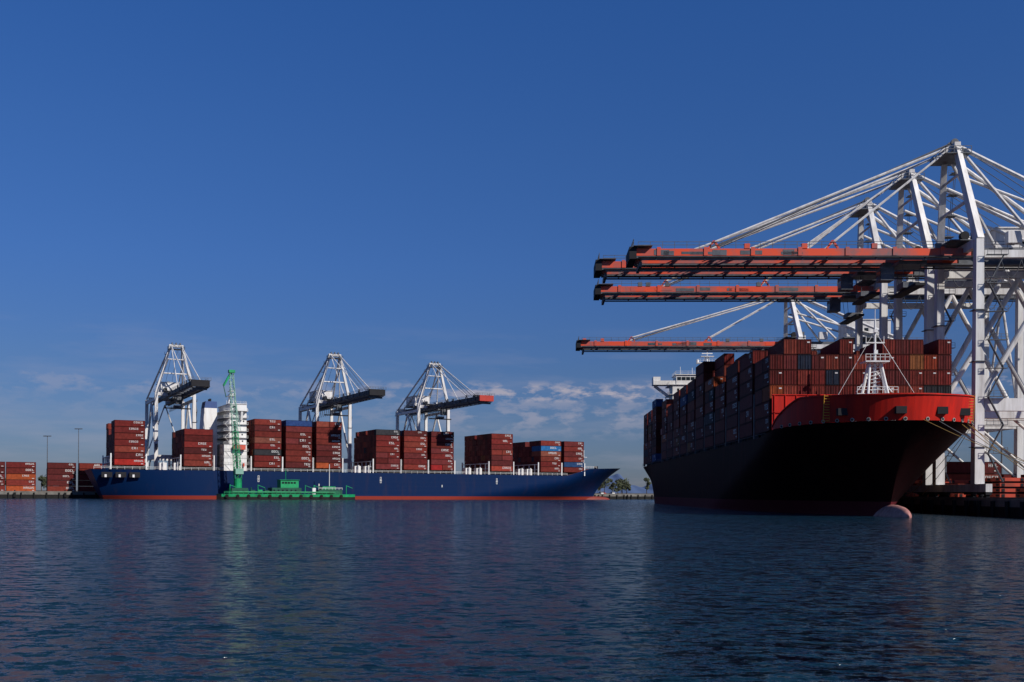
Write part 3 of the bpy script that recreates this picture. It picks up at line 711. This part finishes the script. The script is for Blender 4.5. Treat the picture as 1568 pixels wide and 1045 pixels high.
def car(x,y,rz,m):
    mb=MB()
    mb.hexa([(-2.2,-.9,.35),(2.2,-.9,.35),(2.2,.9,.35),(-2.2,.9,.35),(-2.15,-.85,.95),(2.1,-.85,.85),(2.1,.85,.85),(-2.15,.85,.95)],0)
    mb.hexa([(-1.9,-.8,.952),(1.0,-.8,.9),(1.0,.8,.9),(-1.9,.8,.952),(-1.4,-.65,1.5),(.3,-.65,1.5),(.3,.65,1.5),(-1.4,.65,1.5)],1)
    mb.box(-1.35,.25,-.63,.63,1.5,1.55,0)
    for xx in (-1.4,1.4):
        for s in (-1,1): mb.tube((xx,s*.7,.34),(xx,s*.95,.34),.34,10,2)
    mb.build('parked_car',[m,M_glass,M_dark],None,(x,y,ZQ+.01),rz)
for k in range(7):
    x,y=onA(266+k*4.6,60+random.random()*10); car(x,y,TH+random.choice((0,math.pi))+1.4,random.choice((M_shipwhite,M_shipwhite,M_grey,M_redtip)))
def lightmast(x,y,h,n=1):
    mb=MB(); mb.tube((0,0,0),(0,0,h),.28,8,0,.14)
    mb.beam((-1.8,0,h),(1.8,0,h),.15,.15,0)
    for k in (-1.6,-.8,0,.8,1.6): mb.box(k-.28,k+.28,-.35,.1,h-.1,h+.35,0)
    mb.box(-.5,.5,-.5,.5,0,.8,1)
    mb.build('light_mast',[M_grey,M_concrete],None,(x,y,ZQ))
for s,o,h in ((-21,88,27),(-7,88,31),(-78,110,22),(250,110,24),(272,95,20)):
    x,y=onA(s,o); lightmast(x,y,h)
lightmast(112,150,13)
for x,y,h in ((108,190,12),(118,240,18)): lightmast(x,y,h)

def rope(p,q,sag,r,m,n=14):
    mb=MB(); p=Vector(p);q=Vector(q)
    pts=[p.lerp(q,k/n)-Vector((0,0,sag*4*(k/n)*(1-k/n))) for k in range(n+1)]
    mb.path(pts,r,5,0); return mb.build('mooring_line',[m])
def B2W(x,y,z):
    c,s_=math.cos(RB),math.sin(RB); return (61.5+c*x-s_*y,172.3+s_*x+c*y,z)
for (x,y),Yq,m in (((15.8,9),136,M_rope),((14.5,10.5),132,M_rope),((19.8,4),128,M_ropegrey),((9,13.8),141,M_rope),((20.8,1.5),122,M_rope)):
    rope(B2W(x,y,15.1),(quayB(Yq)+1.2,Yq,ZQ+.6),1.2,.05,m)
for (x,y),Yq in (((10,13.6),196),((7,14.6),203)):
    rope(B2W(x,y,15.1),(quayB(Yq)+1.2,Yq,ZQ+.6),.8,.05,M_rope)

mb=MB()
rt=random.Random(3)
def tree(x,y,h,w):
    mb.tube((x,y,ZQ),(x+rt.uniform(-.5,.5),y,ZQ+h*.55),.35,6,1,.15)
    blobs=[(x+rt.uniform(-w,w)*.6,y+rt.uniform(-w,w)*.6,ZQ+h*rt.uniform(.35,.95),rt.uniform(.25,.5)*w) for _ in range(8)]
    for bx,by,bz,br in blobs:
        mb.tube((x,y,ZQ+h*.4),(bx,by,bz),.12,4,1,.05)
        for _ in range(38):
            v=Vector((rt.gauss(0,1),rt.gauss(0,1),rt.gauss(0,.8))).normalized()*br*rt.uniform(.4,1.1)
            c=Vector((bx,by,bz))+v; s_=rt.uniform(.3,.8)
            a=Vector((rt.gauss(0,1),rt.gauss(0,1),rt.gauss(0,1))).normalized(); b_=a.orthogonal().normalized()
            mb.quad([c-a*s_,c-b_*s_,c+a*s_,c+b_*s_],0)
for k in range(46):
    s=200+k*5+rt.uniform(-2,2); x,y=onA(s,170+rt.uniform(-15,40)); tree(x,y,rt.uniform(8,13),rt.uniform(3.5,6))
for k in range(24):
    s=-180+k*8; x,y=onA(s,330+rt.uniform(-15,40)); tree(x,y,rt.uniform(7,12),rt.uniform(4,7))
mb.build('distant_trees',[mat('foliage',(0.05,0.06,0.03),0.8,var=.6,scale=.15),mat('bark',(0.08,0.06,0.04),.9)],recalc=False)
def hills(name,y,x0,x1,hmax,seed,col):
    mb=MB(); r=random.Random(seed); n=90
    ph=[r.uniform(0,6.28) for _ in range(6)]
    def H(t): 
        e=math.sin(math.pi*t)**.8
        return hmax*e*(.55+.2*math.sin(5*t+ph[0])+.12*math.sin(13*t+ph[1])+.07*math.sin(29*t+ph[2])+.04*math.sin(61*t+ph[3]))
    for k in range(n):
        a,b=k/n,(k+1)/n; xa,xb=x0+(x1-x0)*a,x0+(x1-x0)*b
        for j,(f0,f1) in enumerate(((0,.5),(.5,.85),(.85,1))):
            mb.quad([(xa,y+f0*1800,H(a)*f0),(xb,y+f0*1800,H(b)*f0),(xb,y+f1*1800,H(b)*f1),(xa,y+f1*1800,H(a)*f1)],0)
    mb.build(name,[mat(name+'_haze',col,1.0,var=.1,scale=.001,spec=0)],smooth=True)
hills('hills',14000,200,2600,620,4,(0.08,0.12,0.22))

# ================================================================ sky, sun
sdir=Vector((0.74,-0.62,0)).normalized(); el=R(36)
sv=Vector((sdir.x*math.cos(el),sdir.y*math.cos(el),math.sin(el)))
w=bpy.data.worlds.new('World'); scene.world=w; w.use_nodes=True
N=w.node_tree.nodes; L=w.node_tree.links; bg=N['Background']
sky=N.new('ShaderNodeTexSky'); sky.sky_type='NISHITA'; sky.sun_disc=False; sky.sun_elevation=el; sky.sun_rotation=math.atan2(sdir.x,sdir.y)
sky.air_density=1.0; sky.dust_density=0.3; sky.ozone_density=3.0
tc=N.new('ShaderNodeTexCoord'); sp=N.new('ShaderNodeSeparateXYZ'); L.new(tc.outputs['Generated'],sp.inputs[0])
cr=N.new('ShaderNodeValToRGB'); L.new(sp.outputs[2],cr.inputs[0])
e=cr.color_ramp.elements; e[0].position=0.0; e[0].color=(.15,.18,.30,1); e[1].position=0.7; e[1].color=(.13,.29,.52,1)
for pos,c in ((.12,(.155,.22,.37)),(.22,(.16,.27,.48)),(.32,(.165,.305,.54)),(.45,(.155,.335,.62))):
    q=cr.color_ramp.elements.new(pos); q.color=(*c,1)
mx=N.new('ShaderNodeMix'); mx.data_type='RGBA'; mx.blend_type='MULTIPLY'; mx.inputs['Factor'].default_value=1
L.new(sky.outputs[0],mx.inputs['A']); L.new(cr.outputs[0],mx.inputs['B'])
def cloudlayer(scale,loc,lo,hi,bandstops,det=8):
    mp=N.new('ShaderNodeMapping'); mp.inputs['Scale'].default_value=scale; mp.inputs['Location'].default_value=loc; L.new(tc.outputs['Generated'],mp.inputs[0])
    no=N.new('ShaderNodeTexNoise'); no.inputs['Scale'].default_value=1; no.inputs['Detail'].default_value=det; no.inputs['Roughness'].default_value=.6; L.new(mp.outputs[0],no.inputs['Vector'])
    m1=N.new('ShaderNodeMapRange'); m1.inputs[1].default_value=lo; m1.inputs[2].default_value=hi; L.new(no.outputs['Fac'],m1.inputs[0])
    band=N.new('ShaderNodeValToRGB'); L.new(sp.outputs[2],band.inputs[0]); be=band.color_ramp.elements
    be[0].position=bandstops[0][0]; be[0].color=(bandstops[0][1],)*3+(1,); be[1].position=bandstops[-1][0]; be[1].color=(bandstops[-1][1],)*3+(1,)
    for p_,v_ in bandstops[1:-1]:
        x_=be.new(p_); x_.color=(v_,v_,v_,1)
    mm=N.new('ShaderNodeMath'); mm.operation='MULTIPLY'; L.new(m1.outputs[0],mm.inputs[0]); L.new(band.outputs[0],mm.inputs[1]); return mm
c1=cloudlayer((30,30,80),(3.1,0,1.7),.47,.60,[(.05,0),(.075,.5),(.088,.25),(.095,.9),(.104,.9),(.113,0)])
c2=cloudlayer((6,6,40),(1.3,0,.4),.48,.75,[(0,.25),(.06,.3),(.10,.2),(.15,.12),(.165,0)])
az=N.new('ShaderNodeMapRange'); az.inputs[1].default_value=-.16; az.inputs[2].default_value=.0; az.inputs[3].default_value=.3; az.inputs[4].default_value=1.0; L.new(sp.outputs[0],az.inputs[0])
c1b=N.new('ShaderNodeMath'); c1b.operation='MULTIPLY'; L.new(c1.outputs[0],c1b.inputs[0]); L.new(az.outputs[0],c1b.inputs[1])
mxx=N.new('ShaderNodeMath'); mxx.operation='MAXIMUM'; L.new(c1b.outputs[0],mxx.inputs[0]); L.new(c2.outputs[0],mxx.inputs[1])
mc=N.new('ShaderNodeMix'); mc.data_type='RGBA'; mc.inputs['B'].default_value=(2.7,2.55,3.0,1)
L.new(mxx.outputs[0],mc.inputs['Factor']); L.new(mx.outputs['Result'],mc.inputs['A']); L.new(mc.outputs['Result'],bg.inputs[0])
bg.inputs[1].default_value=0.15
sun=bpy.data.lights.new('sun','SUN'); sun.energy=4.8; sun.angle=R(.5); sun.color=(1,.93,.84)
so=bpy.data.objects.new('sun',sun); scene.collection.objects.link(so); so.rotation_euler=sv.to_track_quat('Z','Y').to_euler(); so.location=(100,-100,200)
scene.view_settings.view_transform='Standard'; scene.view_settings.look='None'; scene.view_settings.exposure=0
cam=bpy.data.cameras.new('camera'); co=bpy.data.objects.new('camera',cam); scene.collection.objects.link(co)
cam.lens=35; cam.sensor_width=36; cam.shift_y=.148; cam.clip_end=60000; cam.clip_start=.5
co.location=(0,0,3.6); co.rotation_euler=(math.pi/2,-0.005,0)
scene.camera=co
